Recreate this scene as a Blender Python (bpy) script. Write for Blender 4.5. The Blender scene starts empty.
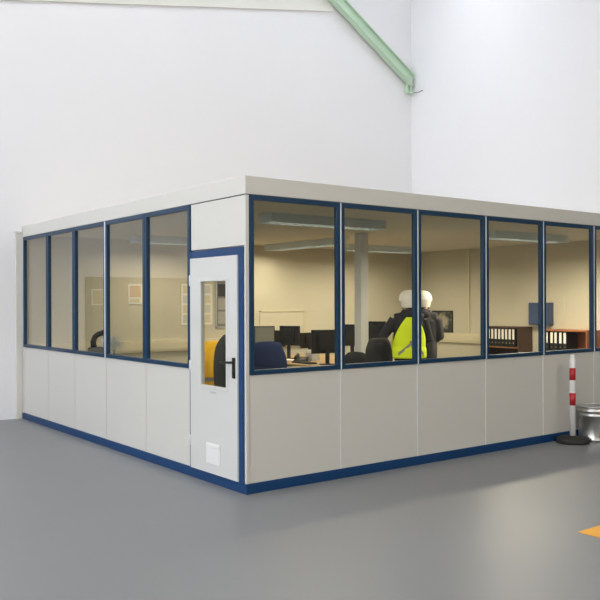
import bpy, bmesh, math, random
from mathutils import Vector, Matrix
random.seed(4)
PI = math.pi
COL = bpy.context.scene.collection

# ------------------------------------------------------------------ materials
def srgb(r, g, b):
    f = lambda c: (c / 255 / 12.92) if c / 255 <= .04045 else ((c / 255 + .055) / 1.055) ** 2.4
    return (f(r), f(g), f(b), 1)

def mat(name, col, rough=.5, metal=0.0, spec=.5, noise=0.0, nscale=6.0, bump=0.0, bscale=60.0, emit=None, es=0.0, rnoise=0.0, coat=0.0):
    m = bpy.data.materials.new(name); m.use_nodes = True
    nt = m.node_tree; b = nt.nodes['Principled BSDF']
    b.inputs['Base Color'].default_value = col
    b.inputs['Roughness'].default_value = rough
    b.inputs['Metallic'].default_value = metal
    b.inputs['Specular IOR Level'].default_value = spec
    if coat: b.inputs['Coat Weight'].default_value = coat
    if emit:
        b.inputs['Emission Color'].default_value = emit
        b.inputs['Emission Strength'].default_value = es
    if noise or rnoise or bump:
        tc = nt.nodes.new('ShaderNodeTexCoord')
    if noise or rnoise:
        n = nt.nodes.new('ShaderNodeTexNoise'); n.inputs['Scale'].default_value = nscale
        n.inputs['Detail'].default_value = 6
        nt.links.new(tc.outputs['Object'], n.inputs['Vector'])
    if noise:
        mx = nt.nodes.new('ShaderNodeMix'); mx.data_type = 'RGBA'
        c = Vector(col[:3])
        mx.inputs[6].default_value = (*(c * (1 - noise)), 1)
        mx.inputs[7].default_value = (*[min(1, v) for v in c * (1 + noise)], 1)
        nt.links.new(n.outputs['Fac'], mx.inputs[0]); nt.links.new(mx.outputs[2], b.inputs['Base Color'])
    if rnoise:
        mr = nt.nodes.new('ShaderNodeMapRange')
        mr.inputs['To Min'].default_value = rough - rnoise; mr.inputs['To Max'].default_value = rough + rnoise
        nt.links.new(n.outputs['Fac'], mr.inputs['Value']); nt.links.new(mr.outputs['Result'], b.inputs['Roughness'])
    if bump:
        n2 = nt.nodes.new('ShaderNodeTexNoise'); n2.inputs['Scale'].default_value = bscale
        nt.links.new(tc.outputs['Object'], n2.inputs['Vector'])
        bp = nt.nodes.new('ShaderNodeBump'); bp.inputs['Strength'].default_value = bump; bp.inputs['Distance'].default_value = .01
        nt.links.new(n2.outputs['Fac'], bp.inputs['Height']); nt.links.new(bp.outputs['Normal'], b.inputs['Normal'])
    return m

def glass_mat(name, tint, ior=1.5):
    m = bpy.data.materials.new(name); m.use_nodes = True
    nt = m.node_tree; nt.nodes.clear()
    out = nt.nodes.new('ShaderNodeOutputMaterial'); mix = nt.nodes.new('ShaderNodeMixShader')
    fr = nt.nodes.new('ShaderNodeFresnel'); ge = nt.nodes.new('ShaderNodeNewGeometry')
    mr = nt.nodes.new('ShaderNodeMapRange'); mr.inputs['To Min'].default_value = ior; mr.inputs['To Max'].default_value = 1 / ior
    nt.links.new(ge.outputs['Backfacing'], mr.inputs['Value']); nt.links.new(mr.outputs['Result'], fr.inputs['IOR'])
    tr = nt.nodes.new('ShaderNodeBsdfTransparent'); tr.inputs['Color'].default_value = tint
    gl = nt.nodes.new('ShaderNodeBsdfGlossy'); gl.inputs['Roughness'].default_value = .0
    nt.links.new(fr.outputs[0], mix.inputs[0]); nt.links.new(tr.outputs[0], mix.inputs[1]); nt.links.new(gl.outputs[0], mix.inputs[2])
    nt.links.new(mix.outputs[0], out.inputs[0])
    return m

M = {}
M['hall_wall'] = mat('hall_wall_paint', srgb(229, 230, 235), .8, noise=.015, nscale=.8)
M['hall_far'] = mat('hall_far_cladding', srgb(92, 94, 96), .8, noise=.03)
M['hall_trim'] = mat('hall_upper_band', srgb(223, 223, 219), .8, noise=.015)
M['hall_ceiling'] = mat('hall_ceiling_paint', srgb(225, 225, 222), .8, noise=.015)
M['floor'] = mat('epoxy_floor', srgb(130, 132, 134), .41, spec=.32, noise=.035, nscale=.7, rnoise=.06)
M['gate'] = mat('gate_grey', srgb(66, 68, 70), .6, noise=.06)
M['sky_pane'] = mat('daylight_pane', (1, 1, 1, 1), .4, emit=(.94, .955, 1, 1), es=12.2)
M['sky_pane_side'] = mat('daylight_pane_side', (1, 1, 1, 1), .4, emit=(.95, .965, 1, 1), es=4.5)
M['warm_fill_pane'] = mat('warm_fill_glow', (1, 1, 1, 1), .4, emit=(1, .88, .68, 1), es=6.2)
M['panel'] = mat('cabin_panel', srgb(206, 205, 200), .38, spec=.4, noise=.012, nscale=2.0)
M['door_white'] = mat('door_panel', srgb(206, 207, 205), .35, spec=.4, noise=.01)
M['frame_blue'] = mat('frame_blue', srgb(16, 54, 84), .4, spec=.45, noise=.04)
M['blue'] = mat('cabin_blue', srgb(8, 58, 106), .4, spec=.45, noise=.04)
M['alu'] = mat('aluminium_strip', srgb(222, 228, 232), .4, .1, noise=.03)
M['gap'] = mat('seal_dark', srgb(70, 74, 76), .7, noise=.05)
M['glass'] = glass_mat('window_glass', (.935, .935, .90, 1), 1.58)
M['inner_wall'] = mat('office_wall_cream', srgb(205, 198, 176), .75, noise=.015)
M['inner_ceiling'] = mat('office_ceiling', srgb(212, 206, 188), .8, noise=.02)
M['carpet'] = mat('office_carpet', srgb(92, 92, 94), .95, noise=.12, nscale=40, bump=.3, bscale=200)
M['trunking'] = mat('trunking_cream', srgb(216, 206, 176), .5, noise=.01)
M['beam'] = mat('beam_green', srgb(188, 214, 192), .5, noise=.05, nscale=8)
M['rust'] = mat('wire_rust', srgb(92, 84, 74), .7, noise=.1)
M['red'] = mat('signal_red', srgb(176, 32, 42), .4, noise=.04)
M['white'] = mat('white_plastic', srgb(226, 226, 226), .4, noise=.01)
M['rubber'] = mat('black_rubber', srgb(38, 37, 35), .7, noise=.12, nscale=20, bump=.2)
M['zinc'] = mat('galvanised_steel', srgb(186, 186, 184), .3, .9, noise=.12, nscale=9, rnoise=.08)
M['yellow_paint'] = mat('floor_yellow', srgb(236, 166, 24), .5, noise=.06, nscale=12)
M['black'] = mat('black_plastic', srgb(19, 19, 20), .5, noise=.08)
M['dark'] = mat('charcoal_plastic', srgb(40, 41, 43), .5, noise=.06)
M['screen'] = mat('screen_off', srgb(18, 19, 20), .2, spec=.5, noise=.05)
M['screen_on'] = mat('screen_lit', srgb(60, 60, 50), .3, emit=(.42, .40, .28, 1), es=.35)
M['grey'] = mat('mid_grey_plastic', srgb(120, 120, 116), .5, noise=.05)
M['lightgrey'] = mat('light_grey_plastic', srgb(186, 188, 186), .5, noise=.03)
M['chrome'] = mat('chrome', srgb(200, 200, 200), .18, 1.0, noise=.02)
M['desk'] = mat('desk_laminate', srgb(176, 146, 104), .45, noise=.08, nscale=3)
M['wood'] = mat('bookcase_wood', srgb(128, 84, 52), .5, noise=.12, nscale=3)
M['wood_dark'] = mat('bookcase_dark_wood', srgb(72, 52, 40), .5, noise=.12, nscale=3)
M['wood_orange'] = mat('bookcase_orange_wood', srgb(158, 92, 52), .5, noise=.1, nscale=3)
M['chair_blue'] = mat('chair_blue_fabric', srgb(24, 38, 76), .9, noise=.12, nscale=60, bump=.3, bscale=160)
M['chair_black'] = mat('chair_black_fabric', srgb(32, 32, 34), .9, noise=.12, nscale=60, bump=.3, bscale=160)
M['chair_grey'] = mat('chair_grey_fabric', srgb(62, 64, 66), .9, noise=.1, nscale=60, bump=.3, bscale=160)
M['jacket_yellow'] = mat('jacket_yellow_cloth', srgb(244, 190, 20), .8, noise=.06, nscale=9, bump=.4, bscale=25)
M['hivis'] = mat('hivis_cloth', srgb(216, 240, 20), .7, noise=.05, nscale=10, bump=.4, bscale=22)
M['reflective'] = mat('reflective_tape', srgb(150, 150, 140), .35, .3, noise=.05)
M['cloth_dark'] = mat('jacket_dark_cloth', srgb(36, 37, 44), .85, noise=.12, nscale=14, bump=.4, bscale=26)
M['cloth_char'] = mat('jacket_charcoal_cloth', srgb(52, 52, 56), .85, noise=.12, nscale=14, bump=.4, bscale=26)
M['trousers'] = mat('trousers_navy_cloth', srgb(30, 34, 50), .9, noise=.1, nscale=14, bump=.3, bscale=30)
M['skin'] = mat('skin', srgb(206, 156, 128), .55, noise=.04, nscale=18)
M['eye'] = mat('eye_dark', srgb(40, 30, 26), .3, noise=.02)
M['lip'] = mat('lip', srgb(160, 92, 84), .5, noise=.02)
M['hair'] = mat('hair_brown', srgb(50, 38, 30), .7, noise=.15, nscale=60)
M['helmet'] = mat('helmet_white', srgb(232, 230, 224), .3, noise=.01)
M['paper'] = mat('paper_white', srgb(236, 232, 220), .8, noise=.01)
M['paper_grey'] = mat('paper_grey', srgb(170, 168, 158), .8, noise=.04)
M['paper_pale'] = mat('paper_pale', srgb(206, 206, 196), .8, noise=.03)
M['paper_blue'] = mat('paper_blue_print', srgb(120, 140, 160), .8, noise=.05)
M['paper_orange'] = mat('paper_orange_print', srgb(216, 192, 162), .8, noise=.05)
M['paper_yellow'] = mat('paper_yellow', srgb(232, 214, 88), .8, noise=.03)
M['box_blue'] = mat('blue_enamel', srgb(60, 78, 112), .5, noise=.04)
M['ring'] = mat('binder_ring_hole', srgb(20, 20, 20), .5, noise=.02)
M['lamp_body'] = mat('lamp_body', srgb(205, 216, 220), .4, noise=.01)
M['lamp_tube'] = mat('lamp_tube', (1, 1, 1, 1), .4, emit=(1, .9, .72, 1), es=2.0)

# ------------------------------------------------------------------ mesh helpers
def bm_new(): return bmesh.new()

def add_box(bm, x0, x1, y0, y1, z0, z1, mi=0, mx=None):
    vs = [bm.verts.new((x, y, z)) for z in (z0, z1) for y in (y0, y1) for x in (x0, x1)]
    if mx is not None:
        for v in vs: v.co = mx @ v.co
    for f in ((0, 2, 3, 1), (4, 5, 7, 6), (0, 1, 5, 4), (2, 6, 7, 3), (0, 4, 6, 2), (1, 3, 7, 5)):
        fc = bm.faces.new([vs[i] for i in f]); fc.material_index = mi
    return vs

def ring(bm, c, u, v, ru, rv, n, power=1.0):
    out = []
    for i in range(n):
        a = 2 * PI * i / n
        ca, sa = math.cos(a), math.sin(a)
        if power != 1:
            ca = math.copysign(abs(ca) ** power, ca); sa = math.copysign(abs(sa) ** power, sa)
        out.append(bm.verts.new(c + u * (ru * ca) + v * (rv * sa)))
    return out

def skin_rings(bm, rings, mi=0, cap0=True, cap1=True, smooth=True):
    n = len(rings[0])
    for a, b in zip(rings, rings[1:]):
        for i in range(n):
            f = bm.faces.new((a[i], a[(i + 1) % n], b[(i + 1) % n], b[i])); f.material_index = mi; f.smooth = smooth
    if cap0: f = bm.faces.new(list(reversed(rings[0]))); f.material_index = mi
    if cap1: f = bm.faces.new(rings[-1]); f.material_index = mi

def add_tube(bm, pts, rad, n=12, mi=0, flat=1.0):
    pts = [Vector(p) for p in pts]
    if not hasattr(rad, '__len__'): rad = [rad] * len(pts)
    rings = []; u = None
    for i, p in enumerate(pts):
        d = (pts[min(i + 1, len(pts) - 1)] - pts[max(i - 1, 0)]).normalized()
        if u is None:
            h = Vector((0, 0, 1)) if abs(d.z) < .9 else Vector((1, 0, 0))
            u = h.cross(d).normalized()
        else:
            u = (u - d * u.dot(d)).normalized()
        v = d.cross(u)
        rings.append(ring(bm, p, u, v, rad[i], rad[i] * flat, n))
    skin_rings(bm, rings, mi)

def add_lathe(bm, prof, c=(0, 0, 0), n=28, mi=0, cap0=True, cap1=True, smooth=True):
    c = Vector(c); X, Y = Vector((1, 0, 0)), Vector((0, 1, 0))
    rings = [ring(bm, c + Vector((0, 0, z)), X, Y, r, r, n) for r, z in prof]
    skin_rings(bm, rings, mi, cap0, cap1, smooth)

def add_loft(bm, secs, n=24, mi=0):
    """secs: (cx, cy, z, rx, ry) horizontal elliptical sections, bottom to top"""
    rings = [ring(bm, Vector((cx, cy, z)), Vector((1, 0, 0)), Vector((0, 1, 0)), rx, ry, n, .85) for cx, cy, z, rx, ry in secs]
    skin_rings(bm, rings, mi)

def add_ellipsoid(bm, c, r, mi=0, seg=18, rot=None):
    mx = Matrix.Translation(Vector(c)) @ (rot.to_4x4() if rot else Matrix.Identity(4)) @ Matrix.Diagonal((*r, 1))
    res = bmesh.ops.create_uvsphere(bm, u_segments=seg, v_segments=max(8, seg * 2 // 3), radius=1, matrix=mx)
    for v in res['verts']:
        for f in v.link_faces: f.material_index = mi; f.smooth = True

def add_prism(bm, poly, axis, a0, a1, mi=0):
    """poly = list of 2D points; axis 'x','y','z' extrusion"""
    def P(p, a):
        return {'x': (a, p[0], p[1]), 'y': (p[0], a, p[1]), 'z': (p[0], p[1], a)}[axis]
    A = [bm.verts.new(P(p, a0)) for p in poly]; B = [bm.verts.new(P(p, a1)) for p in poly]
    n = len(poly)
    for i in range(n):
        f = bm.faces.new((A[i], A[(i + 1) % n], B[(i + 1) % n], B[i])); f.material_index = mi
    bm.faces.new(list(reversed(A))).material_index = mi; bm.faces.new(B).material_index = mi

def obj(name, bm, mats, parent=None, loc=None, bevel=0.0, rotz=0.0, label=None):
    bmesh.ops.recalc_face_normals(bm, faces=bm.faces)
    me = bpy.data.meshes.new(name); bm.to_mesh(me); bm.free()
    for m in (mats if isinstance(mats, (list, tuple)) else [mats]): me.materials.append(M[m])
    o = bpy.data.objects.new(name, me); COL.objects.link(o)
    if parent: o.parent = parent
    if loc: o.location = loc
    if rotz: o.rotation_euler.z = rotz
    if bevel:
        b = o.modifiers.new('bevel', 'BEVEL'); b.width = bevel; b.segments = 2; b.limit_method = 'ANGLE'
    if label: o['label'] = label
    return o

def box(name, m, x0, x1, y0, y1, z0, z1, parent=None, bevel=0.0, label=None):
    bm = bm_new(); add_box(bm, x0, x1, y0, y1, z0, z1)
    return obj(name, bm, m, parent, bevel=bevel, label=label)

def tag(o, label, cat, group=None):
    o['label'] = label; o['category'] = cat
    if group: o['group'] = group
    return o

def thing(name, label, cat, loc=(0, 0, 0), rotz=0, group=None):
    o = bpy.data.objects.new(name, None); COL.objects.link(o)
    o.location = loc; o.rotation_euler = (0, 0, rotz); o.empty_display_size = .1
    return tag(o, label, cat, group)

def struct(o): o['kind'] = 'structure'; return o

def dup(root, loc, rotz, label, group=None):
    r = root.copy(); COL.objects.link(r); r.location = loc; r.rotation_euler = (0, 0, rotz)
    r['label'] = label
    if group: r['group'] = group
    for ch in list(root.children):
        c = ch.copy(); COL.objects.link(c); c.parent = r
        for g in list(ch.children):
            d = g.copy(); COL.objects.link(d); d.parent = c
    return r

def voxel(bm, size, smooth=6):
    """fuse overlapping closed pieces into one continuous surface"""
    bmesh.ops.recalc_face_normals(bm, faces=bm.faces)
    me = bpy.data.meshes.new('tmp'); bm.to_mesh(me); bm.free()
    o = bpy.data.objects.new('tmp', me); COL.objects.link(o)
    r = o.modifiers.new('r', 'REMESH'); r.mode = 'VOXEL'; r.voxel_size = size; r.use_smooth_shade = True
    s = o.modifiers.new('s', 'SMOOTH'); s.iterations = smooth; s.factor = .5
    dg = bpy.context.evaluated_depsgraph_get(); dg.update()
    ev = o.evaluated_get(dg); out = bm_new(); out.from_mesh(ev.to_mesh()); ev.to_mesh_clear()
    bpy.data.objects.remove(o); bpy.data.meshes.remove(me)
    for f in out.faces: f.smooth = True
    return out

# ------------------------------------------------------------------ the hall
HX0, HX1, HY0, HY1, HZ = -13.0, 7.76, -16.0, 5.79, 9.0
struct(box('floor', 'floor', HX0, HX1, HY0, HY1, -.2, 0))
struct(box('wall_back', 'hall_wall', HX0 - .3, HX1 + .3, HY1, HY1 + .3, -.2, HZ))
struct(box('wall_right', 'hall_wall', HX1, HX1 + .3, HY0, HY1, -.2, HZ))
struct(box('wall_left', 'hall_wall', HX0 - .3, HX0, HY0, HY1, -.2, HZ))
struct(box('wall_front', 'hall_far', HX0 - .3, HX1 + .3, HY0 - .3, HY0, -.2, HZ))
struct(box('ceiling', 'hall_ceiling', HX0 - .3, HX1 + .3, HY0 - .3, HY1 + .3, HZ, HZ + .3))
bm = bm_new()
add_prism(bm, [(-.6, 5.83), (5.75, 7.0), (5.4, 7.6), (5.2, 8.9), (-.6, 8.9)], 'y', HY1 - .03, HY1)  # thin sloped sheet on the upper wall, slightly darker than the wall
struct(obj('trim_1', bm, 'hall_trim'))

# sliding gate in the back wall, left of the office
bm = bm_new()
for k in range(12): add_box(bm, -4.6 + .3 * k, -4.6 + .3 * k + .292, HY1 - .05, HY1, .01, 2.0)
add_box(bm, -4.7, -.92, HY1 - .035, HY1, 0, 2.03)
d1 = struct(obj('door_1', bm, 'gate'))
bm = bm_new(); add_tube(bm, [(-1.15, HY1 - .06, .95), (-1.15, HY1 - .1, .97), (-1.15, HY1 - .1, 1.13), (-1.15, HY1 - .06, 1.15)], .012)
obj('door_handle', bm, 'chrome', d1)

# unseen gate-shaped dark panel, added to darken reflections in the front windows
bm = bm_new()
for k in range(24): add_box(bm, HX1 - .05, HX1, -13.2 + .5 * k, -13.2 + .5 * k + .49, .01, 4.3)
add_box(bm, HX1 - .035, HX1, -13.3, -1.1, 0, 4.4)
d2 = struct(obj('added_dark_gate', bm, 'gate'))
bm = bm_new(); add_tube(bm, [(HX1 - .06, -1.5, .95), (HX1 - .1, -1.5, .97), (HX1 - .1, -1.5, 1.13), (HX1 - .06, -1.5, 1.15)], .012)
obj('door_handle', bm, 'chrome', d2)

# daylight: rooflights and left wall windows; front wall gets an added warm fill
nwin = [0]
def hall_window(cx, cy, cz, sx, sy, sz, nx, pane):
    nwin[0] += 1
    bm = bm_new(); t = .08
    x0, x1, y0, y1, z0, z1 = cx - sx / 2, cx + sx / 2, cy - sy / 2, cy + sy / 2, cz - sz / 2, cz + sz / 2
    ax = min(range(3), key=lambda i: (sx, sy, sz)[i])
    if ax == 0:
        for a in (y0, y1 - t): add_box(bm, x0, x1, a, a + t, z0, z1)
        for a in (z0, z1 - t): add_box(bm, x0, x1, y0, y1, a, a + t)
        for k in range(1, nx): add_box(bm, x0, x1, y0 + (y1 - y0) * k / nx - t / 2, y0 + (y1 - y0) * k / nx + t / 2, z0, z1)
        pn = (cx - .01, cx + .01, y0 + .02, y1 - .02, z0 + .02, z1 - .02)
    elif ax == 1:
        for a in (x0, x1 - t): add_box(bm, a, a + t, y0, y1, z0, z1)
        for a in (z0, z1 - t): add_box(bm, x0, x1, y0, y1, a, a + t)
        for k in range(1, nx): add_box(bm, x0 + (x1 - x0) * k / nx - t / 2, x0 + (x1 - x0) * k / nx + t / 2, y0, y1, z0, z1)
        pn = (x0 + .02, x1 - .02, cy - .01, cy + .01, z0 + .02, z1 - .02)
    else:
        for a in (x0, x1 - t): add_box(bm, a, a + t, y0, y1, z0, z1)
        for a in (y0, y1 - t): add_box(bm, x0, x1, a, a + t, z0, z1)
        for k in range(1, nx): add_box(bm, x0, x1, y0 + (y1 - y0) * k / nx - t / 2, y0 + (y1 - y0) * k / nx + t / 2, z0, z1)
        pn = (x0 + .02, x1 - .02, y0 + .02, y1 - .02, cz - .01, cz + .01)
    w = struct(obj('window_%d' % nwin[0], bm, 'alu'))
    box('pane', pane, *pn, parent=w)

hall_window(-1.0, 3.75, HZ - .04, 17.0, 1.7, .08, 14, 'sky_pane')
hall_window(-5.0, -3.5, HZ - .04, 9.0, 2.2, .08, 8, 'sky_pane_side')
hall_window(HX0 + .04, -4.0, 4.6, .08, 16.0, 5.8, 10, 'sky_pane_side')
hall_window(-2.5, HY0 + .04, 7.3, 16.0, .08, 2.6, 9, 'warm_fill_pane')  # unseen warm pane added to warm and brighten the cabin front

# ------------------------------------------------------------------ the office cabin
cab = thing('modular_office', 'white prefabricated office cabin with blue window frames and blue plinth', 'office cabin')
T = .06; ZP, ZS, ZW, ZT = .088, 1.018, 2.568, 2.732
XR, YB = 7.74, 5.77
bm = bm_new()
add_box(bm, -.012, XR, -.012, T, 0, ZP); add_box(bm, -.012, T, T, YB, 0, ZP)
obj('plinth', bm, 'blue', cab, bevel=.004)
box('carpet', 'carpet', T, XR - .07, T, YB - .08, 0, .02, cab)
xs = [.030, 1.05, 2.06, 3.10, 4.11, 5.12, 6.14, 7.15, 7.74]
ys = [.945, 1.90, 2.90, 3.84, 4.76, 5.72]
g = .004
def window_frame(along, a, b):
    bm = bm_new(); w = .042
    def bx(a0, a1, z0, z1, d0=-.014, d1=.03):
        if along == 'x': add_box(bm, a0, a1, d0, d1, z0, z1)
        else: add_box(bm, d0, d1, a0, a1, z0, z1)
    a += .005; b -= .005
    bx(a, a + w, ZS, ZW); bx(b - w, b, ZS, ZW); bx(a + w, b - w, ZS, ZS + w); bx(a + w, b - w, ZW - w, ZW)
    o = obj('window', bm, 'frame_blue', cab, bevel=.003)
    pb = bm_new()
    if along == 'x': add_box(pb, a + w - .004, b - w + .004, .006, .012, ZS + w - .004, ZW - w + .004)
    else: add_box(pb, .006, .012, a + w - .004, b - w + .004, ZS + w - .004, ZW - w + .004)
    obj('pane', pb, 'glass', o)
for a, b in zip(xs, xs[1:]):
    box('wall_panel', 'panel', a + g, b - g, 0, T, ZP, ZS, cab, .003)
    window_frame('x', a, b)
for a, b in zip(ys, ys[1:]):
    box('wall_panel', 'panel', 0, T, a + g, b - g, ZP, ZS, cab, .003)
    window_frame('y', a, b)
for a in xs[1:-1]:
    box('joint_strip', 'alu', a - .007, a + .007, -.016, .03, ZS, ZW, cab, .002)
    box('joint_strip', 'alu', a - .005, a + .006, -.004, .03, ZP, ZS, cab, .002)
for i, a in enumerate(ys[1:-1]):
    w = .012 if i == 1 else .006
    bm = bm_new(); add_box(bm, -.017, .03, a - w, a + w, ZS, ZW)
    obj('joint_strip', bm, 'alu' if i == 1 else 'frame_blue', cab, bevel=.002)
    box('joint_strip', 'panel', -.002, .03, a - .003, a + .003, ZP, ZS, cab)
box('corner_post', 'panel', -.006, .03, -.006, .02, ZP, ZW, cab, .004)
box('end_post', 'panel', -.012, T, 5.72, YB, 0, ZT - .16, cab, .004)
bm = bm_new(); add_box(bm, -.10, -.014, HY1 - .04, HY1 - .002, 0, 2.63)
add_box(bm, -.115, -.008, HY1 - .05, HY1 - .002, 2.63, 2.655); obj('cable_duct', bm, 'panel', cab, bevel=.006)
bm = bm_new(); add_box(bm, -.007, XR, -.007, T, ZW + .007, ZT); add_box(bm, -.007, T, T, YB, ZW + .007, ZT)
obj('fascia', bm, 'panel', cab, bevel=.004)
bm = bm_new(); add_box(bm, .0, XR, .0, T, ZW, ZW + .007); add_box(bm, .0, T, T, YB, ZW, ZW + .007)
obj('seal', bm, 'gap', cab)
box('roof', 'inner_ceiling', T, XR, T, YB, 2.60, ZT - .01, cab)
box('rear_wall', 'inner_wall', 0.06, XR, YB - .07, YB, .02, 2.60, cab)
box('side_wall', 'inner_wall', XR - .07, XR, T, YB - .07, .02, 2.60, cab)
# cable trunking along the rear and side walls
def trunk(along):
    bm = bm_new()
    for z0, z1, d in ((.87, 1.045, .05), (.90, 1.015, .058)):
        if along == 'x': add_box(bm, .08, XR - .07, YB - .07 - d, YB - .07, z0, z1)
        else: add_box(bm, XR - .07 - d, XR - .07, 3.75, YB - .13, z0, z1)
    return obj('cable_trunking', bm, 'trunking', cab, bevel=.004)
trunk('x'); trunk('y')
box('conduit', 'trunking', XR - .10, XR - .07, 4.20, 4.245, 1.05, 2.60, cab, .006)
box('support_post', 'door_white', 3.675, 3.82, 2.69, 2.83, .02, 2.60, cab, .01)

# door opening beside the corner: transom, frame, leaf
box('transom_panel', 'panel', 0, T, .022, .943, 2.135, ZW, cab, .003)
bm = bm_new()
add_box(bm, -.02, T, .021, .098, ZP, 2.125); add_box(bm, -.02, T, .90, .943, ZP, 2.125); add_box(bm, -.02, T, .098, .90, 2.045, 2.125)
obj('door_frame', bm, 'blue', cab, bevel=.003)
D0, D1, DZ0, DZ1 = .088, .902, .098, 2.055
G0, G1, GZ0, GZ1 = .262, .708, .885, 1.84
bm = bm_new()
add_box(bm, -.035, .0, D0, G0, DZ0, DZ1); add_box(bm, -.035, .0, G1, D1, DZ0, DZ1)
add_box(bm, -.035, .0, G0, G1, DZ0, GZ0); add_box(bm, -.035, .0, G0, G1, GZ1, DZ1)
leaf = obj('door', bm, 'door_white', cab)
bm = bm_new(); w = .022
add_box(bm, -.041, .004, G0 - w, G0 + .004, GZ0 - w, GZ1 + w); add_box(bm, -.041, .004, G1 - .004, G1 + w, GZ0 - w, GZ1 + w)
add_box(bm, -.041, .004, G0, G1, GZ0 - w, GZ0 + .004); add_box(bm, -.041, .004, G0, G1, GZ1 - .004, GZ1 + w)
obj('glazing_bead', bm, 'door_white', leaf, bevel=.003)
box('pane', 'glass', -.030, -.024, G0, G1, GZ0, GZ1, leaf)
bm = bm_new()
add_box(bm, -.045, -.035, .115, .16, .985, 1.165)
add_tube(bm, [(-.04, .137, 1.125), (-.085, .137, 1.125), (-.092, .15, 1.125), (-.092, .275, 1.122)], [.011, .011, .011, .010], 10)
add_tube(bm, [(-.044, .137, 1.03), (-.052, .137, 1.03)], .014, 12)
obj('door_handle', bm, 'black', leaf, bevel=.002)
bm = bm_new()
add_box(bm, -.043, -.035, .365, .605, .187, .372)
add_box(bm, -.048, -.043, .38, .59, .33, .362)
add_box(bm, -.046, -.043, .385, .585, .197, .32)
obj('vent_cover', bm, 'white', leaf, bevel=.003)
box('name_plate', 'lightgrey', -.038, -.035, .44, .54, .825, .842, leaf)
for z in (.35, 1.05, 1.85):
    bm = bm_new(); add_tube(bm, [(-.032, .916, z - .05), (-.032, .916, z + .05)], .008, 10)
    obj('hinge', bm, 'alu', leaf)

# ceiling lights of the office
def office_light(x, y, rz, ln, label, energy):
    t = thing('ceiling_light', label, 'light', (x, y, 2.60), rz, 'office ceiling lights')
    bm = bm_new(); h = ln / 2
    add_box(bm, -h, h, -.13, .13, -.035, 0); add_box(bm, -h, h, -.13, -.115, -.10, -.03); add_box(bm, -h, h, .115, .13, -.10, -.03)
    add_box(bm, -h, -h + .012, -.115, .115, -.10, -.03); add_box(bm, h - .012, h, -.115, .115, -.10, -.03)
    obj('housing', bm, 'lamp_body', t, bevel=.003)
    bm = bm_new()
    for k in range(1, 14):
        x_ = -h + ln * k / 14
        add_box(bm, x_ - .003, x_ + .003, -.115, .115, -.095, -.06)
    add_box(bm, -h + .012, h - .012, -.003, .003, -.095, -.06)
    obj('louvre', bm, 'lamp_body', t)
    for s in (-.055, .055):
        bm = bm_new(); add_tube(bm, [(-h + .05, s, -.05), (h - .05, s, -.05)], .013, 10); obj('lamp_tube', bm, 'lamp_tube', t)
    ld = bpy.data.lights.new('office_light', 'AREA'); ld.shape = 'RECTANGLE'; ld.size = ln - .1; ld.size_y = .2
    ld.energy = energy; ld.color = (1, .905, .73); ld.spread = math.radians(170)
    lo = bpy.data.objects.new('office_light', ld); COL.objects.link(lo); lo.parent = t; lo.location = (0, 0, -.115)
office_light(1.98, 1.38, 0, 1.65, 'long pale ceiling light seen through the windows nearest the cabin corner', 44)
office_light(5.72, 1.46, 0, 1.65, 'long pale ceiling light on the office ceiling before the bookcases', 132)
office_light(4.05, 4.5, PI / 2, 1.8, 'long pale ceiling light running towards the rear wall above the desks', 34)
office_light(1.95, 4.9, 0, 1.3, 'ceiling light seen through the side windows left of the door', 19)
office_light(5.8, 4.6, 0, 1.6, 'long pale ceiling light above the rear corner seen over the people', 36)

# ------------------------------------------------------------------ hall objects
# green steel beam
t = thing('steel_beam', 'pale green steel beam sloping down the white wall into the hall corner', 'beam')
p1 = Vector((7.62, 5.68, 5.92))
p0 = Vector((3.1, 5.68, 5.92 + (7.62 - 3.1) * .62))
d = (p1 - p0).normalized(); up = Vector((0, 1, 0)).cross(d); up = up if up.z > 0 else -up
L = (p1 - p0).length
mx = Matrix.Translation(p0) @ Matrix((( d.x, 0, up.x, 0), (d.y, 1, up.y, 0), (d.z, 0, up.z, 0), (0, 0, 0, 1)))
bm = bm_new()
add_box(bm, 0, L, -.006, .006, 0, .20, 0, mx)
add_box(bm, 0, L - .02, -.06, .06, .192, .205, 0, mx); add_box(bm, 0, L + .04, -.07, .07, -.004, .009, 0, mx)
obj('flanged_beam', bm, 'beam', t)
bm = bm_new(); add_box(bm, 7.57, 7.72, 5.62, 5.785, 5.765, 5.78); add_box(bm, 7.63, 7.645, 5.66, 5.785, 5.78, 5.92); add_box(bm, 7.58, 7.595, 5.70, 5.785, 5.78, 5.93)
obj('bracket', bm, 'beam', t)
bm = bm_new(); add_tube(bm, [(7.66, 5.64, 5.76), (7.72, 5.57, 5.765), (7.752, 5.46, 5.79)], .008, 8); obj('wire', bm, 'rust', t)

# barrier post
t = thing('barrier_post', 'white barrier post with two red bands on a round black base', 'post', (4.385, -.205, 0))
bm = bm_new(); add_lathe(bm, [(.18, 0), (.188, .012), (.188, .045), (.176, .062), (.06, .075), (.05, .085)]); obj('base', bm, 'rubber', t)
bm = bm_new(); add_lathe(bm, [(.034, .07), (.034, .955), (.030, .97), (.026, .972), (.026, 1.005), (.020, 1.02)])
add_box(bm, -.044, -.025, -.008, .008, .93, .95); add_box(bm, .025, .044, -.008, .008, .93, .95)
obj('pole', bm, 'white', t)
for z0, z1 in ((.728, .868), (.435, .578)):
    bm = bm_new(); add_lathe(bm, [(.0352, z0), (.0352, z1)]); obj('red_band', bm, 'red', t)

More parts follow.
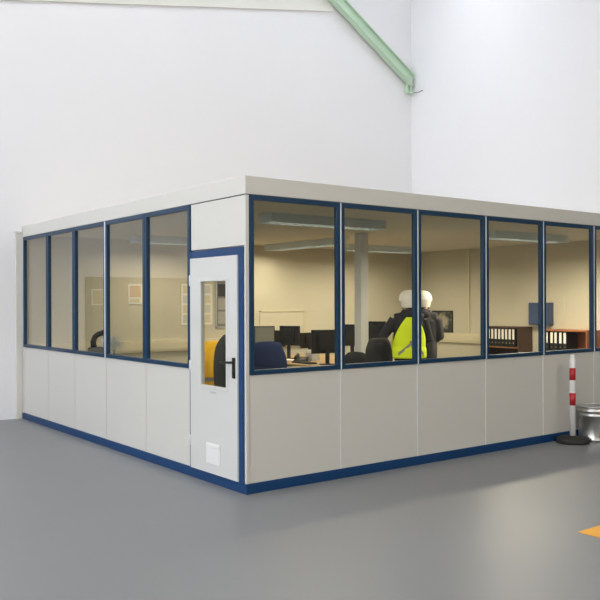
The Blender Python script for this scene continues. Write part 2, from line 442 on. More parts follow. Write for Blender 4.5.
# galvanised bin
t = thing('metal_bin', 'round galvanised metal bin on the floor beside the barrier post', 'bin', (4.765, -.235, 0))
bm = bm_new()
add_lathe(bm, [(.172, 0), (.178, .006), (.178, .02), (.174, .028), (.182, .285), (.19, .292), (.19, .305), (.184, .312), (.186, .335), (.194, .345), (.194, .36), (.188, .368), (.192, .40),
               (.184, .40), (.176, .29), (.166, .012)], n=40)
obj('body', bm, 'zinc', t)
bm = bm_new(); pts = [(.196 * math.cos(a), .196 * math.sin(a), .40) for a in [2 * PI * k / 40 for k in range(41)]]
add_tube(bm, pts, .009, 8); obj('rim', bm, 'zinc', t)
for s in (-1, 1):
    bm = bm_new(); add_tube(bm, [(.05 * q, s * .176, .26) if abs(q) == 1 else (.05 * q, s * .20, .23) for q in (-1, -.7, .7, 1)], .006, 8)
    obj('handle', bm, 'zinc', t)

# floor marking
bm = bm_new(); add_box(bm, 1.245, 4.2, -2.70, -2.396, 0, .003)
tag(obj('floor_marking', bm, 'yellow_paint'), 'orange yellow strip painted on the grey floor in front of the cabin', 'floor marking')

# ------------------------------------------------------------------ office furniture
FZ = .021
def desk(x0, x1, y0, y1, label):
    t = thing('desk', label, 'desk', ((x0 + x1) / 2, (y0 + y1) / 2, FZ), 0, 'desks of the office')
    hx, hy = (x1 - x0) / 2 - .003, (y1 - y0) / 2 - .003
    box('tabletop', 'desk', -hx, hx, -hy, hy, .695, .72, t, .004)
    for sx in (-1, 1):
        for sy in (-1, 1):
            bm = bm_new(); cx, cy = sx * (hx - .05), sy * (hy - .05)
            add_box(bm, cx - .025, cx + .025, cy - .025, cy + .025, .02, .695); add_lathe(bm, [(.02, 0), (.02, .02)], (cx, cy, 0), 12)
            obj('leg', bm, 'grey', t, bevel=.003)
    for sy in (-1, 1): box('rail', 'grey', -hx + .075, hx - .075, sy * (hy - .05) - .015, sy * (hy - .05) + .015, .64, .69, t)
desk(3.2, 4.05, 2.98, 4.18, 'wooden desk nearest the pale support post')
desk(4.05, 4.9, 2.98, 4.18, 'wooden desk behind the support post bearing a yellow paper')
desk(3.2, 4.05, 4.18, 5.4, 'wooden desk near the rear wall bearing two monitors')
desk(4.05, 4.9, 4.18, 5.4, 'wooden desk near the rear wall bearing a single monitor')
DZ = FZ + .72

def monitor(x, y, rz, label, w=.50, h=.31, top=.52, screen='screen'):
    t = thing('monitor', label, 'monitor', (x, y, DZ), rz, 'monitors on the desks')   # screen faces local -y
    bm = bm_new(); add_box(bm, -w / 2, w / 2, -.015, .02, top - h, top); add_box(bm, -w / 2 + .08, w / 2 - .08, .02, .045, top - h + .05, top - .05)
    obj('casing', bm, 'black', t, bevel=.004)
    box('screen', screen, -w / 2 + .015, w / 2 - .015, -.0175, -.0145, top - h + .018, top - .015, t)
    bm = bm_new(); add_box(bm, -.03, .03, .03, .05, .01, top - h + .12)
    obj('neck', bm, 'black', t, bevel=.003)
    bm = bm_new(); add_loft(bm, [(0, .03, 0, .12, .09), (0, .03, .012, .115, .085)], 24); obj('foot', bm, 'black', t)
CAMROT = -math.atan2(.603, .798)
monitor(3.44, 4.72, CAMROT + .35, 'monitor with pale grey lit screen above the blue chair', .34, .30, .52, 'screen_on')
monitor(3.83, 4.57, CAMROT + PI - .5, 'dark monitor right of the pale screened monitor', .36)
monitor(4.25, 4.64, CAMROT + PI + .7, 'low dark monitor half hidden between two taller dark monitors', .32, .25, .40)
monitor(3.99, 5.16, CAMROT + PI + .2, 'dark monitor half hidden between the pale screened monitor and the next dark one', .30, .27, .43)
monitor(3.53, 3.28, CAMROT + PI + .35, 'large dark monitor at the right edge of the first front window', .46, .34, .50)
monitor(4.63, 3.98, CAMROT + PI - .2, 'dark monitor left of the pale support post', .36, .34, .54)
monitor(4.60, 3.42, CAMROT + PI - .3, 'dark monitor between the support post and the person in yellow vest', .34, .38, .60)

def keyboard(x, y, rz, label):
    t = thing('keyboard', label, 'keyboard', (x, y, DZ), rz, 'keyboards on the desks')
    box('case', 'black', -.22, .22, -.07, .07, 0, .018, t, .003)
    bm = bm_new()
    for r in range(5):
        for c in range(15):
            x0 = -.21 + c * .028; y0 = -.06 + r * .024; add_box(bm, x0, x0 + .024, y0, y0 + .02, .018, .024)
    obj('keys', bm, 'dark', t)
keyboard(3.42, 3.66, PI / 2, 'black keyboard on the desk beside the large dark monitor')
keyboard(3.36, 4.40, PI / 2 + .1, 'black keyboard on the desk before the pale screened monitor')

# papers, phone, mug, carton
bm = bm_new()
for k in range(5): add_box(bm, -.105, .105, -.148, .148, k * .002, k * .002 + .0018, 0, Matrix.Rotation(random.uniform(-.2, .2), 4, 'Z'))
tag(obj('paper_stack', bm, 'paper', None, (3.60, 4.33, DZ), rotz=.4), 'white papers lying on the desk behind the blue chair', 'paper')
bm = bm_new()
for k in range(4): add_box(bm, -.105, .105, -.148, .148, k * .002, k * .002 + .0018, 0, Matrix.Rotation(random.uniform(-.15, .15), 4, 'Z'))
tag(obj('paper_pad', bm, 'paper_yellow', None, (4.52, 3.70, DZ), rotz=-.5), 'yellow paper pad on the desk left of the black chair', 'paper')
t = thing('desk_phone', 'black desk phone among the papers on the desk', 'phone', (3.60, 3.98, DZ), -.9)
bm = bm_new(); add_prism(bm, [(-.1, 0), (.1, 0), (.1, .07), (-.1, .025)], 'x', -.09, .09); obj('base', bm, 'black', t, bevel=.004)
bm = bm_new(); add_tube(bm, [(-.065, -.09, .05), (-.065, -.06, .075), (-.065, .06, .105), (-.065, .09, .09)], [.024, .018, .018, .024], 10); obj('handset', bm, 'black', t)
bm = bm_new()
for r in range(4):
    for c in range(3): add_box(bm, -.01 + c * .028, .01 + c * .028, -.07 + r * .028, -.05 + r * .028, .03 + r * .0063, .046 + r * .0063)
obj('keys', bm, 'grey', t)
t = thing('mug', 'white mug on the desk between the dark monitors', 'mug', (3.99, 4.28, DZ))
bm = bm_new(); add_lathe(bm, [(.04, 0), (.045, .01), (.045, .11), (.040, .11), (.038, .012)]); obj('cup', bm, 'white', t)
bm = bm_new(); add_tube(bm, [(.043, 0, .09), (.07, 0, .085), (.075, 0, .055), (.06, 0, .03), (.043, 0, .025)], .007, 8); obj('handle', bm, 'white', t)
t = thing('letter_holder', 'small pale carton of papers standing on the desk beside the phone', 'carton', (3.86, 4.03, DZ), .3)
bm = bm_new(); add_box(bm, -.10, .10, -.06, .06, 0, .006); add_box(bm, -.10, .10, -.06, -.055, 0, .12); add_box(bm, -.10, .10, .055, .06, 0, .16); add_box(bm, -.10, -.095, -.06, .06, 0, .12); add_box(bm, .095, .10, -.06, .06, 0, .12)
obj('carton', bm, 'lightgrey', t)
bm = bm_new()
for k in range(6): add_box(bm, -.09, .09, -.04 + k * .014, -.036 + k * .014, .006, .15 + .008 * (k % 3))
obj('papers', bm, 'paper', t)

# chairs
def chair(x, y, rz, label, fabric, top, wid, high=False, arms=True, taper=.62):
    t = thing('office_chair', label, 'chair', (x, y, FZ), rz, 'office chairs')       # sitter faces local +y, backrest at -y
    bm = bm_new()
    for k in range(5):
        a = 2 * PI * k / 5 + .3
        add_tube(bm, [(0, 0, .09), (.15 * math.cos(a), .15 * math.sin(a), .085), (.29 * math.cos(a), .29 * math.sin(a), .07)], [.03, .022, .016], 8)
    obj('star_base', bm, 'black', t)
    for k in range(5):
        a = 2 * PI * k / 5 + .3; c = Vector((.29 * math.cos(a), .29 * math.sin(a), .028)); n = Vector((-math.sin(a), math.cos(a), 0))
        bm = bm_new(); add_tube(bm, [c - n * .022, c - n * .006], .028, 14); add_tube(bm, [c + n * .006, c + n * .022], .028, 14); add_tube(bm, [c, c + Vector((0, 0, .04))], .008, 8)
        obj('castor', bm, 'black', t)
    bm = bm_new(); add_lathe(bm, [(.03, .07), (.03, .28), (.02, .28), (.02, .41), (.09, .42)], n=18); obj('gas_lift', bm, 'dark', t)
    bm = bm_new(); add_loft(bm, [(0, .02, .41, .2, .2), (0, .02, .425, .235, .235), (0, .02, .46, .245, .24), (0, .02, .485, .225, .22), (0, .02, .49, .12, .12)], 32); obj('seat', bm, fabric, t)
    bm = bm_new(); add_tube(bm, [(0, -.05, .41), (0, -.24, .42), (0, -.285, .50), (0, -.285, .66)], .022, 10, flat=.6); obj('back_bar', bm, 'black', t)
    # upholstered back: rounded outline, slightly dished, horizontal seams
    z0 = .56; n, m_ = 17, 17; bm = bm_new(); gr = {}
    for s, dy in ((0, -.30), (1, -.235)):
        for i in range(n):
            for j in range(m_):
                u = 2 * i / (n - 1) - 1; v = j / (m_ - 1)
                rr = .82 + .18 * math.sin(PI * min(1, v * 1.15)) if not high else .86 + .14 * math.sin(PI * v)
                rr *= math.sqrt(max(0, 1 - max(0, (v - .72) / .28) ** 2 * taper)) * math.sqrt(max(0, 1 - max(0, (.12 - v) / .12) ** 2 * .3))
                xx = wid / 2 * u * rr; zz = z0 + (top - z0) * (v - .035 * (u * u) * (v > .5) * (v - .5) * 2)
                edge = max(abs(u), abs(2 * v - 1)) ** 6
                off = (.5 - s) * .055 * edge + .05 * u * u + .035 * (v - .35) * (-1)
                seam = -.006 * (math.exp(-((v - .4) / .03) ** 2) + math.exp(-((v - .72) / .03) ** 2)) * (1 if s == 0 else -1)
                gr[s, i, j] = bm.verts.new((xx, dy + off - seam, zz))
    for s in (0, 1):
        for i in range(n - 1):
            for j in range(m_ - 1):
                bm.faces.new((gr[s, i, j], gr[s, i + 1, j], gr[s, i + 1, j + 1], gr[s, i, j + 1])).smooth = True
    per = [(i, 0) for i in range(n)] + [(n - 1, j) for j in range(1, m_)] + [(i, m_ - 1) for i in range(n - 2, -1, -1)] + [(0, j) for j in range(m_ - 2, 0, -1)]
    for k in range(len(per)):
        a, b = per[k], per[(k + 1) % len(per)]
        bm.faces.new((gr[(0, *a)], gr[(0, *b)], gr[(1, *b)], gr[(1, *a)])).smooth = True
    obj('backrest', bm, fabric, t)
    if arms:
        for s in (-1, 1):
            bm = bm_new(); add_tube(bm, [(s * .20, .05, .42), (s * .27, .05, .45), (s * .275, .03, .62)], .016, 8); add_tube(bm, [(s * .275, -.12, .64), (s * .275, .0, .645), (s * .275, .16, .64)], [.022, .03, .022], 10, flat=.6)
            obj('armrest', bm, 'black', t)
CH = math.atan2(.798, .603) - PI / 2
chair(2.02, 2.64, CH + .15, 'navy blue padded office chair at the left edge of the first front window', 'chair_blue', 1.14, .50, arms=False, taper=.38)
chair(3.16, 2.16, CH - .2, 'black office chair with rounded back before the support post', 'chair_black', .99, .40, arms=False)
chair(2.89, 1.54, CH + .1, 'dark high backed office chair left of the person in yellow vest', 'chair_black', 1.20, .34, True, arms=False, taper=.4)
chair(1.005, 1.965, CH + .5, 'dark high backed office chair behind the door window', 'chair_grey', 1.29, .46, True)
chair(1.30, 2.74, CH + .25, 'black office chair carrying a yellow jacket behind the door window', 'chair_black', 1.11, .42, arms=False)

# yellow jacket hung over that chair
t = thing('work_jacket', 'yellow jacket draped over the chair behind the door window', 'jacket', (1.30, 2.74, FZ), CH + .25)
bm = bm_new(); n, m_ = 30, 32; gr = {}
for i in range(n):
    u = 2 * i / (n - 1) - 1
    for j in range(m_):
        v = j / (m_ - 1)                                   # 0 = front hem, .45..55 over the top, 1 = rear hem
        L1 = .52
        if v < .42: z = 1.135 - L1 * (1 - v / .42); y = -.19
        elif v > .58: z = 1.135 - .56 * ((v - .58) / .42); y = -.35
        else:
            a = (v - .42) / .16 * PI; z = 1.135 + .03 * math.sin(a); y = -.27 + .08 * math.cos(a)
        hang = max(0, 1.135 - z)
        wd = .205 + .10 * min(1, hang / .2) + .02 * hang
        z -= .06 * abs(u) ** 3
        y += .05 * u * u + (.012 * math.sin(9 * u + 2) + .008 * math.sin(17 * u)) * min(1, hang * 3) * (1 if y > -.27 else -1)
        y += (.02 if y > -.27 else -.03) * min(1, hang * 2)
        gr[i, j] = bm.verts.new((u * wd, y, z))
for i in range(n - 1):
    for j in range(m_ - 1): bm.faces.new((gr[i, j], gr[i + 1, j], gr[i + 1, j + 1], gr[i, j + 1])).smooth = True
o = obj('jacket_body', bm, 'jacket_yellow', t); so = o.modifiers.new('thick', 'SOLIDIFY'); so.thickness = .012
for s in (-1, 1):
    bm = bm_new(); add_tube(bm, [(s * .25, -.37, 1.04), (s * .30, -.40, .92), (s * .30, -.41, .74), (s * .285, -.40, .58)], [.055, .062, .055, .048], 14, flat=.7)
    obj('sleeve', bm, 'jacket_yellow', t)
bm = bm_new(); add_box(bm, -.25, .25, -.432, -.424, .70, .745); obj('reflective_band', bm, 'reflective', t)

# sideboard under the side windows, coffee machine, fan, mug
t = thing('sideboard', 'low grey sideboard under the side windows', 'sideboard', (.36, 4.05, FZ))
bm = bm_new(); add_box(bm, -.24, .24, -.75, .75, .05, .91); add_box(bm, -.20, .20, -.72, .72, 0, .05); obj('body', bm, 'lightgrey', t, bevel=.003)
for k in (-1, 1):
    d_ = box('door', 'lightgrey', .24, .258, min(k * .005, k * .745), max(k * .005, k * .745), .06, .90, t, .003)
    bm = bm_new(); add_tube(bm, [(.258, k * .06, .5), (.285, k * .06, .5), (.285, k * .06, .62), (.258, k * .06, .62)], .006, 8); obj('handle', bm, 'chrome', d_)
SZ = FZ + .91
t = thing('coffee_machine', 'black arched coffee machine on grey base seen through the side windows', 'coffee machine', (.42, 4.06, SZ), -.65)
bm = bm_new(); add_box(bm, -.13, .11, -.10, .10, 0, .14); obj('base', bm, 'grey', t, bevel=.012)
bm = bm_new(); add_tube(bm, [(-.075, 0, .13), (-.085, 0, .21), (-.06, 0, .275), (-.01, 0, .31), (.03, 0, .318)], [.04, .037, .035, .035, .032], 16)
add_ellipsoid(bm, (.045, 0, .325), (.046, .046, .036)); obj('arched_body', bm, 'black', t)
bm = bm_new(); add_tube(bm, [(.06, 0, .315), (.075, 0, .28), (.065, 0, .265)], [.02, .016, .01], 10); obj('spout', bm, 'black', t)
t = thing('mug', 'white cup under the spout of the coffee machine', 'mug', (.468, 4.022, SZ + .141))
bm = bm_new(); add_lathe(bm, [(.03, 0), (.04, .02), (.044, .10), (.04, .10), (.036, .02)]); obj('cup', bm, 'white', t)
bm = bm_new(); add_tube(bm, [(0, .042, .085), (0, .066, .08), (0, .068, .05), (0, .040, .03)], .006, 8); obj('handle', bm, 'white', t)
t = thing('table_fan', 'round grey table fan beside the coffee machine', 'fan', (.50, 3.80, SZ), -.55)
bm = bm_new(); add_lathe(bm, [(.075, 0), (.075, .012), (.03, .03), (.014, .04), (.014, .12)], n=24); obj('stand', bm, 'grey', t)
bm = bm_new()
for rr in (.11, .08, .05):
    for yy in (-.035, .035): add_tube(bm, [(rr * math.cos(a), yy * (1.15 - rr * 3), .19 + rr * math.sin(a)) for a in [2 * PI * k / 32 for k in range(33)]], .003, 6)
for k in range(16):
    a = 2 * PI * k / 16; add_tube(bm, [(0, -.04, .19), (.11 * math.cos(a), -.03, .19 + .11 * math.sin(a)), (.11 * math.cos(a), .03, .19 + .11 * math.sin(a)), (0, .04, .19)], .002, 5)
obj('guard', bm, 'lightgrey', t)
bm = bm_new()
for k in range(4):
    a = PI / 2 * k; add_ellipsoid(bm, (.05 * math.cos(a), 0, .19 + .05 * math.sin(a)), (.045, .006, .028), 0, 12, Matrix.Rotation(-a, 3, 'Y'))
add_tube(bm, [(0, -.02, .19), (0, .03, .19)], .022, 14); obj('blades', bm, 'lightgrey', t)

# bookcases with binders on the right office wall
def bookcase(y0, y1, H, label, wood, shelves, x0=7.28, x1=7.665):
    t = thing('bookcase', label, 'bookcase', ((x0 + x1) / 2, (y0 + y1) / 2, FZ), 0)
    hx, hy = (x1 - x0) / 2, (y1 - y0) / 2; w = .022; H -= FZ
    box('top_board', wood, -hx - .01, hx, -hy, hy, H - w, H, t, .003)
    for s in (-1, 1): box('side_panel', wood, -hx, hx, s * hy - (w if s > 0 else 0), s * hy + (w if s < 0 else 0), 0, H - w, t, .002)
    box('back_panel', wood, hx - .01, hx, -hy + w, hy - w, 0, H - w, t)
    for z in shelves: box('shelf', wood if z < .1 else 'wood', -hx + .005, hx - .01, -hy + w, hy - w, z - FZ - w, z - FZ, t, .002)
bookcase(2.82, 3.60, 1.205, 'dark wood bookcase full of black binders under the fourth front window', 'wood_dark', (.10, .48, .865))
bookcase(1.52, 2.34, 1.18, 'reddish brown half filled bookcase under the fifth front window', 'wood_orange', (.10, .48, .838))
bookcase(.72, 1.40, .93, 'low wooden bookcase under stacked trays at the right edge of the photo', 'wood', (.10, .5))
ORD = ['first', 'second', 'third', 'fourth', 'fifth', 'sixth', 'seventh', 'eighth', 'ninth', 'tenth', 'eleventh']
def make_binder(cover, h):
    t = thing('ring_binder', '', 'binder')
    bm = bm_new(); w = .034
    add_box(bm, -.14, .14, -w, -w + .003, 0, h); add_box(bm, -.14, .14, w - .003, w, 0, h); add_box(bm, -.143, -.139, -w, w, 0, h)
    obj('cover', bm, cover, t)
    box('paper_block', 'paper', -.13, .135, -w + .004, w - .004, .008, h - .02, t)
    bm = bm_new(); add_box(bm, -.145, -.1428, -w + .013, w - .013, h * .40, h * .94); obj('spine_label', bm, 'paper', t)
    bm = bm_new(); add_tube(bm, [(-.1455, 0, h * .2), (-.1425, 0, h * .2)], .012, 14); obj('finger_hole', bm, 'chrome', t)
    return t
bproto = make_binder('black', .315); used = [False]
def binder(y, z, label, group, rz=0.0):
    if not used[0]:
        used[0] = True; bproto.location = (7.44, y, z); bproto['label'] = label; bproto['group'] = group
    else: dup(bproto, (7.44, y, z), rz, label, group)
yy = 3.53
for k in range(9):
    binder(yy - k * .0745, .867, '%s binder from the left on the upper shelf of the dark bookcase' % ORD[k], 'binders in the dark bookcase')
for k, y in enumerate((2.27, 2.175, 2.10, 2.01, 1.93)):
    binder(y, .840, '%s binder from the left on the upper shelf of the reddish bookcase' % ORD[k], 'binders in the reddish bookcase')
# stacked letter trays
for k in range(4):
    t = thing('letter_tray', '%s letter tray from the bottom of the stack on the low bookcase' % ORD[k], 'tray', (7.45, 1.17, .932 + k * .10), 0, 'stacked letter trays')
    bm = bm_new(); add_box(bm, -.16, .16, -.125, .125, 0, .006); add_box(bm, -.16, .16, -.125, -.12, 0, .06); add_box(bm, -.16, .16, .12, .125, 0, .06); add_box(bm, .155, .16, -.12, .12, 0, .06)
    for sx in (-.14, .14):
        for sy in (-.122, .122): add_box(bm, sx - .006, sx + .006, sy - .003, sy + .003, .06, .10)
    obj('tray', bm, 'trunking', t)
    bm = bm_new(); add_box(bm, -.15, .145, -.11, .11, .007, .02 + .006 * (k % 3)); obj('papers', bm, ('paper_orange', 'paper', 'paper_orange', 'paper')[k], t)

# blue wall cabinet
t = thing('wall_cabinet', 'blue box hung on the office wall above the gap between the bookcases', 'wall cabinet', (7.668, 2.60, 1.245))
box('cabinet_body', 'box_blue', -.13, 0, -.20, .20, 0, .37, t, .006)
dd = box('cabinet_door', 'box_blue', -.145, -.131, -.195, .195, .006, .364, t, .004)
bm = bm_new(); add_tube(bm, [(-.145, .17, .18), (-.16, .17, .18)], .012, 12); obj('knob', bm, 'chrome', dd)

# pictures and notices
def notice(name, label, cat, along, a0, a1, z0, z1, paint, frame=None, marks=()):
    t = thing(name, label, cat, ((a0 + a1) / 2, YB - .071, (z0 + z1) / 2) if along == 'x' else (XR - .071, (a0 + a1) / 2, (z0 + z1) / 2), 0)
    if along == 'y': t.rotation_euler.z = PI / 2 * -1
    hw, hh = (a1 - a0) / 2, (z1 - z0) / 2                # local: front faces -y
    if frame:
        bm = bm_new(); w = .018
        add_box(bm, -hw, hw, -.018, 0, hh - w, hh); add_box(bm, -hw, hw, -.018, 0, -hh, -hh + w); add_box(bm, -hw, -hw + w, -.018, 0, -hh, hh); add_box(bm, hw - w, hw, -.018, 0, -hh, hh)
        obj('frame', bm, frame, t)
    box('sheet', paint, -hw + .004, hw - .004, -.008, -.001, -hh + .004, hh - .004, t)
    for i, (x0, x1, y0, y1, m_) in enumerate(marks):
        bm = bm_new(); add_box(bm, -hw + 2 * hw * x0, -hw + 2 * hw * x1, -.010, -.008, -hh + 2 * hh * y0, -hh + 2 * hh * y1); obj('print', bm, m_, t)
notice('notice', 'small pale notice on the rear wall above the coffee machine', 'notice', 'x', .99, 1.24, 1.60, 1.85, 'paper', None, ((.1, .9, .1, .9, 'trunking'),))
notice('notice', 'orange printed notice on the rear wall seen through the fourth side window', 'notice', 'x', 1.58, 1.82, 1.61, 1.93, 'paper', None, ((.12, .88, .35, .9, 'paper_orange'), (.12, .8, .1, .28, 'trunking')))
notice('wall_planner', 'tall white planner with rows hung on the rear wall beside the door', 'notice', 'x', 2.50, 3.08, 1.27, 1.94, 'paper', None,
       tuple((.05 + .48 * c, .45 + .48 * c, .06 + .235 * r, .25 + .235 * r, 'trunking' if (r + c) % 2 else 'paper_pale') for r in range(4) for c in range(2)))
notice('pinboard', 'grey board with sheets on the rear wall behind the door window', 'pinboard', 'x', 3.14, 3.60, 1.22, 2.0, 'grey', 'lightgrey',
       ((.1, .9, .66, .92, 'dark'), (.1, .9, .38, .62, 'paper_grey'), (.1, .9, .08, .34, 'paper_grey')))
notice('whiteboard', 'wide cream board on the rear wall behind the monitors', 'whiteboard', 'x', 4.02, 4.98, 1.06, 1.49, 'inner_wall', 'trunking')
t = thing('framed_picture', 'dark framed picture on the office wall right of the people', 'picture', (XR - .0735, 4.88, 1.257), -PI / 2)
bm = bm_new(); hw, hh, w = .265, .205, .02
add_box(bm, -hw, hw, -.02, 0, hh - w, hh); add_box(bm, -hw, hw, -.02, 0, -hh, -hh + w); add_box(bm, -hw, -hw + w, -.02, 0, -hh, hh); add_box(bm, hw - w, hw, -.02, 0, -hh, hh)
obj('frame', bm, 'dark', t)
pm = bpy.data.materials.new('dark_photo'); pm.use_nodes = True; nt = pm.node_tree; bs = nt.nodes['Principled BSDF']
tc = nt.nodes.new('ShaderNodeTexCoord'); gr_ = nt.nodes.new('ShaderNodeTexGradient'); gr_.gradient_type = 'SPHERICAL'
mp = nt.nodes.new('ShaderNodeMapping'); mp.inputs['Scale'].default_value = (5, 5, 5.6)
nz = nt.nodes.new('ShaderNodeTexNoise'); nz.inputs['Scale'].default_value = 14
ad = nt.nodes.new('ShaderNodeMath'); ad.operation = 'ADD'; rp = nt.nodes.new('ShaderNodeValToRGB')
nt.links.new(tc.outputs['Object'], mp.inputs[0]); nt.links.new(mp.outputs[0], gr_.inputs[0]); nt.links.new(tc.outputs['Object'], nz.inputs['Vector'])
nt.links.new(gr_.outputs['Fac'], ad.inputs[0]); nt.links.new(nz.outputs['Fac'], ad.inputs[1]); nt.links.new(ad.outputs[0], rp.inputs[0]); nt.links.new(rp.outputs[0], bs.inputs['Base Color'])
rp.color_ramp.elements[0].position = .5; rp.color_ramp.elements[0].color = srgb(52, 54, 50)
rp.color_ramp.elements[1].position = 1.0; rp.color_ramp.elements[1].color = srgb(176, 166, 142)
e = rp.color_ramp.elements.new(.72); e.color = srgb(128, 126, 110)
M['dark_photo'] = pm
box('photo_print', 'dark_photo', -hw + w, hw - w, -.010, -.002, -hh + w, hh - w, t)

# ------------------------------------------------------------------ people
def arm_chain(side, sh, el, wr, k=1.0):
    return [sh, (Vector(sh) * .5 + Vector(el) * .5), el, (Vector(el) * .5 + Vector(wr) * .5), wr], [.055 * k, .048 * k, .041 * k, .038 * k, .029 * k]

def add_hand(bm, wr, dirv, palm_n, side):
    """palm and five bent fingers from the wrist point along dirv"""
    d = Vector(dirv).normalized(); nrm = Vector(palm_n).normalized(); s = d.cross(nrm).normalized() * side
    W = Vector(wr)
    for q in (-.027, -.009, .009, .027):
        add_tube(bm, [W - d * .01 + s * q * .6, W + d * .045 + s * q, W + d * .09 + s * q], [.016, .016, .014], 8)
    for q, ln in ((-.03, .062), (-.010, .078), (.010, .084), (.030, .074)):
        k0 = W + d * .088 + s * q; k1 = k0 + d * ln * .45 + nrm * ln * .12; k2 = k1 + d * ln * .25 + nrm * ln * .28; k3 = k2 + d * ln * .06 + nrm * ln * .28
        add_tube(bm, [k0, k1, k2, k3], [.0095, .009, .0085, .007], 8)
    t0 = W + d * .025 + s * .026; t1 = t0 + d * .03 + s * .028 + nrm * .012; t2 = t1 + d * .034 + s * .006 + nrm * .016
    add_tube(bm, [t0, t1, t2], [.013, .011, .009], 8)

def person(name_label, x, y, rz, jacket, arms, head_turn, vest):
    """local +y is where the chest faces"""
    t = thing('person', name_label, 'person', (x, y, FZ), rz)
    R_ = Matrix.Rotation(head_turn, 3, 'Z')
    H0 = Vector((0, .025, 1.605))                             # head centre
    hp = lambda v: H0 + R_ @ Vector(v)
    # --- body: one continuous surface
    bm = bm_new()
    add_loft(bm, [(0, 0, .86, .10, .08), (0, 0, .90, .155, .105), (0, 0, 1.02, .15, .10), (0, .005, 1.12, .145, .095), (0, .005, 1.25, .165, .11), (0, 0, 1.36, .175, .105), (0, 0, 1.42, .12, .075), (0, 0, 1.455, .06, .055)], 24)
    add_tube(bm, [(0, -.005, 1.40), (0, .005, 1.47), (0, .015, 1.56)], [.062, .055, .055], 16)
    add_ellipsoid(bm, hp((0, 0, .02)), (.074, .094, .105), 0, 22, R_); add_ellipsoid(bm, hp((0, .028, -.055)), (.054, .062, .06), 0, 18, R_)
    add_ellipsoid(bm, hp((0, .055, -.098)), (.024, .024, .02), 0, 12, R_)
    add_tube(bm, [hp((0, .086, .018)), hp((0, .106, -.022)), hp((0, .098, -.032))], [.010, .015, .012], 10)
    for s in (-1, 1):
        add_ellipsoid(bm, hp((s * .077, -.005, -.005)), (.010, .02, .033), 0, 12, R_)
        add_ellipsoid(bm, hp((s * .03, .082, .028)), (.022, .012, .008), 0, 10, R_)
        add_tube(bm, [(s * .085, 0, .90), (s * .095, .005, .70), (s * .10, .01, .50), (s * .10, -.01, .34), (s * .10, -.015, .10), (s * .10, -.01, .06)], [.095, .083, .06, .058, .042, .042], 16)
        add_tube(bm, [(s * .10, -.045, .045), (s * .105, .06, .045), (s * .115, .16, .03)], [.042, .042, .03], 12)
        sh, el, wr, hd, pn = arms[s]
        P, r = arm_chain(s, sh, el, wr); add_tube(bm, P, r, 14)
        add_tube(bm, [(s * .06, 0, 1.40), sh], [.07, .06], 14)
        add_hand(bm, wr, hd, pn, s)
    obj('body', voxel(bm, .0075, 3), 'skin', t)
    for s in (-1, 1):
        bm = bm_new(); add_ellipsoid(bm, hp((s * .03, .088, .016)), (.011, .009, .008), 0, 12, R_); obj('eye', bm, 'eye', t)
    bm = bm_new(); add_ellipsoid(bm, hp((0, .088, -.062)), (.024, .008, .007), 0, 12, R_); obj('mouth', bm, 'lip', t)
    bm = bm_new(); add_ellipsoid(bm, hp((0, -.018, .03)), (.081, .088, .105), 0, 22, R_); add_ellipsoid(bm, hp((0, -.045, -.045)), (.066, .05, .045), 0, 18, R_)
    obj('hair', voxel(bm, .008, 3), 'hair', t)
    # --- trousers, boots
    bm = bm_new()
    add_loft(bm, [(0, 0, .80, .13, .10), (0, 0, .86, .178, .125), (0, 0, .98, .168, .118)], 24)
    for s in (-1, 1):
        add_tube(bm, [(s * .087, 0, .90), (s * .096, .005, .70), (s * .10, .01, .50), (s * .10, -.008, .34), (s * .10, -.012, .13), (s * .10, -.012, .085)], [.108, .096, .078, .074, .068, .068], 18)
    obj('trousers', voxel(bm, .011, 4), 'trousers', t)
    for s in (-1, 1):
        bm = bm_new(); add_tube(bm, [(s * .10, -.01, .15), (s * .10, -.01, .06)], [.055, .058], 14); add_tube(bm, [(s * .10, -.055, .048), (s * .105, .07, .048), (s * .115, .19, .04)], [.048, .05, .036], 14)
        add_prism(bm, [(s * .10 - .052, -.10), (s * .10 + .052, -.10), (s * .11 + .056, .08), (s * .115 + .03, .22), (s * .115 - .03, .22), (s * .10 - .05, .08)], 'z', 0, .025)
        obj('boot', voxel(bm, .009, 2), 'black', t)
    # --- jacket
    bm = bm_new()
    add_loft(bm, [(0, 0, .80, .185, .125), (0, 0, .84, .198, .142), (0, 0, .95, .198, .145), (0, .005, 1.08, .19, .14), (0, .005, 1.22, .205, .15), (0, 0, 1.34, .212, .142), (0, 0, 1.41, .16, .11), (0, -.005, 1.45, .09, .085), (0, -.005, 1.485, .085, .085)], 28)
    for s in (-1, 1):
        sh, el, wr, hd, pn = arms[s]
        P, r = arm_chain(s, sh, el, wr, 1.0); add_tube(bm, P, [.082, .072, .066, .058, .046], 16)
        add_tube(bm, [(s * .06, -.005, 1.40), sh], [.085, .085], 16)
    obj('jacket', voxel(bm, .011, 5), jacket, t)
    bm = bm_new(); add_tube(bm, [(.085 * math.cos(a), -.012 + .085 * math.sin(a), 1.485 + .012 * -math.sin(a)) for a in [2 * PI * k / 24 for k in range(25)]], .026, 10)
    add_ellipsoid(bm, (0, -.11, 1.44), (.11, .05, .06)); obj('collar', voxel(bm, .01, 3), jacket, t)
    # --- helmet
    bm = bm_new(); n = 28; rings = []
    for z, k in ((-.005, 1.06), (.0, 1.0), (.04, .985), (.075, .90), (.105, .73), (.125, .47), (.135, .18)):
        rings.append([bm.verts.new(hp((.128 * k * math.cos(2 * PI * i / n), -.008 + .150 * k * math.sin(2 * PI * i / n), .03 + z * 1.06))) for i in range(n)])
    skin_rings(bm, rings, 0, True, True)
    pk = []
    for k in range(13):
        a = PI * (.14 + .72 * k / 12); pk.append((.126 * math.cos(a), -.008 + .148 * math.sin(a)))
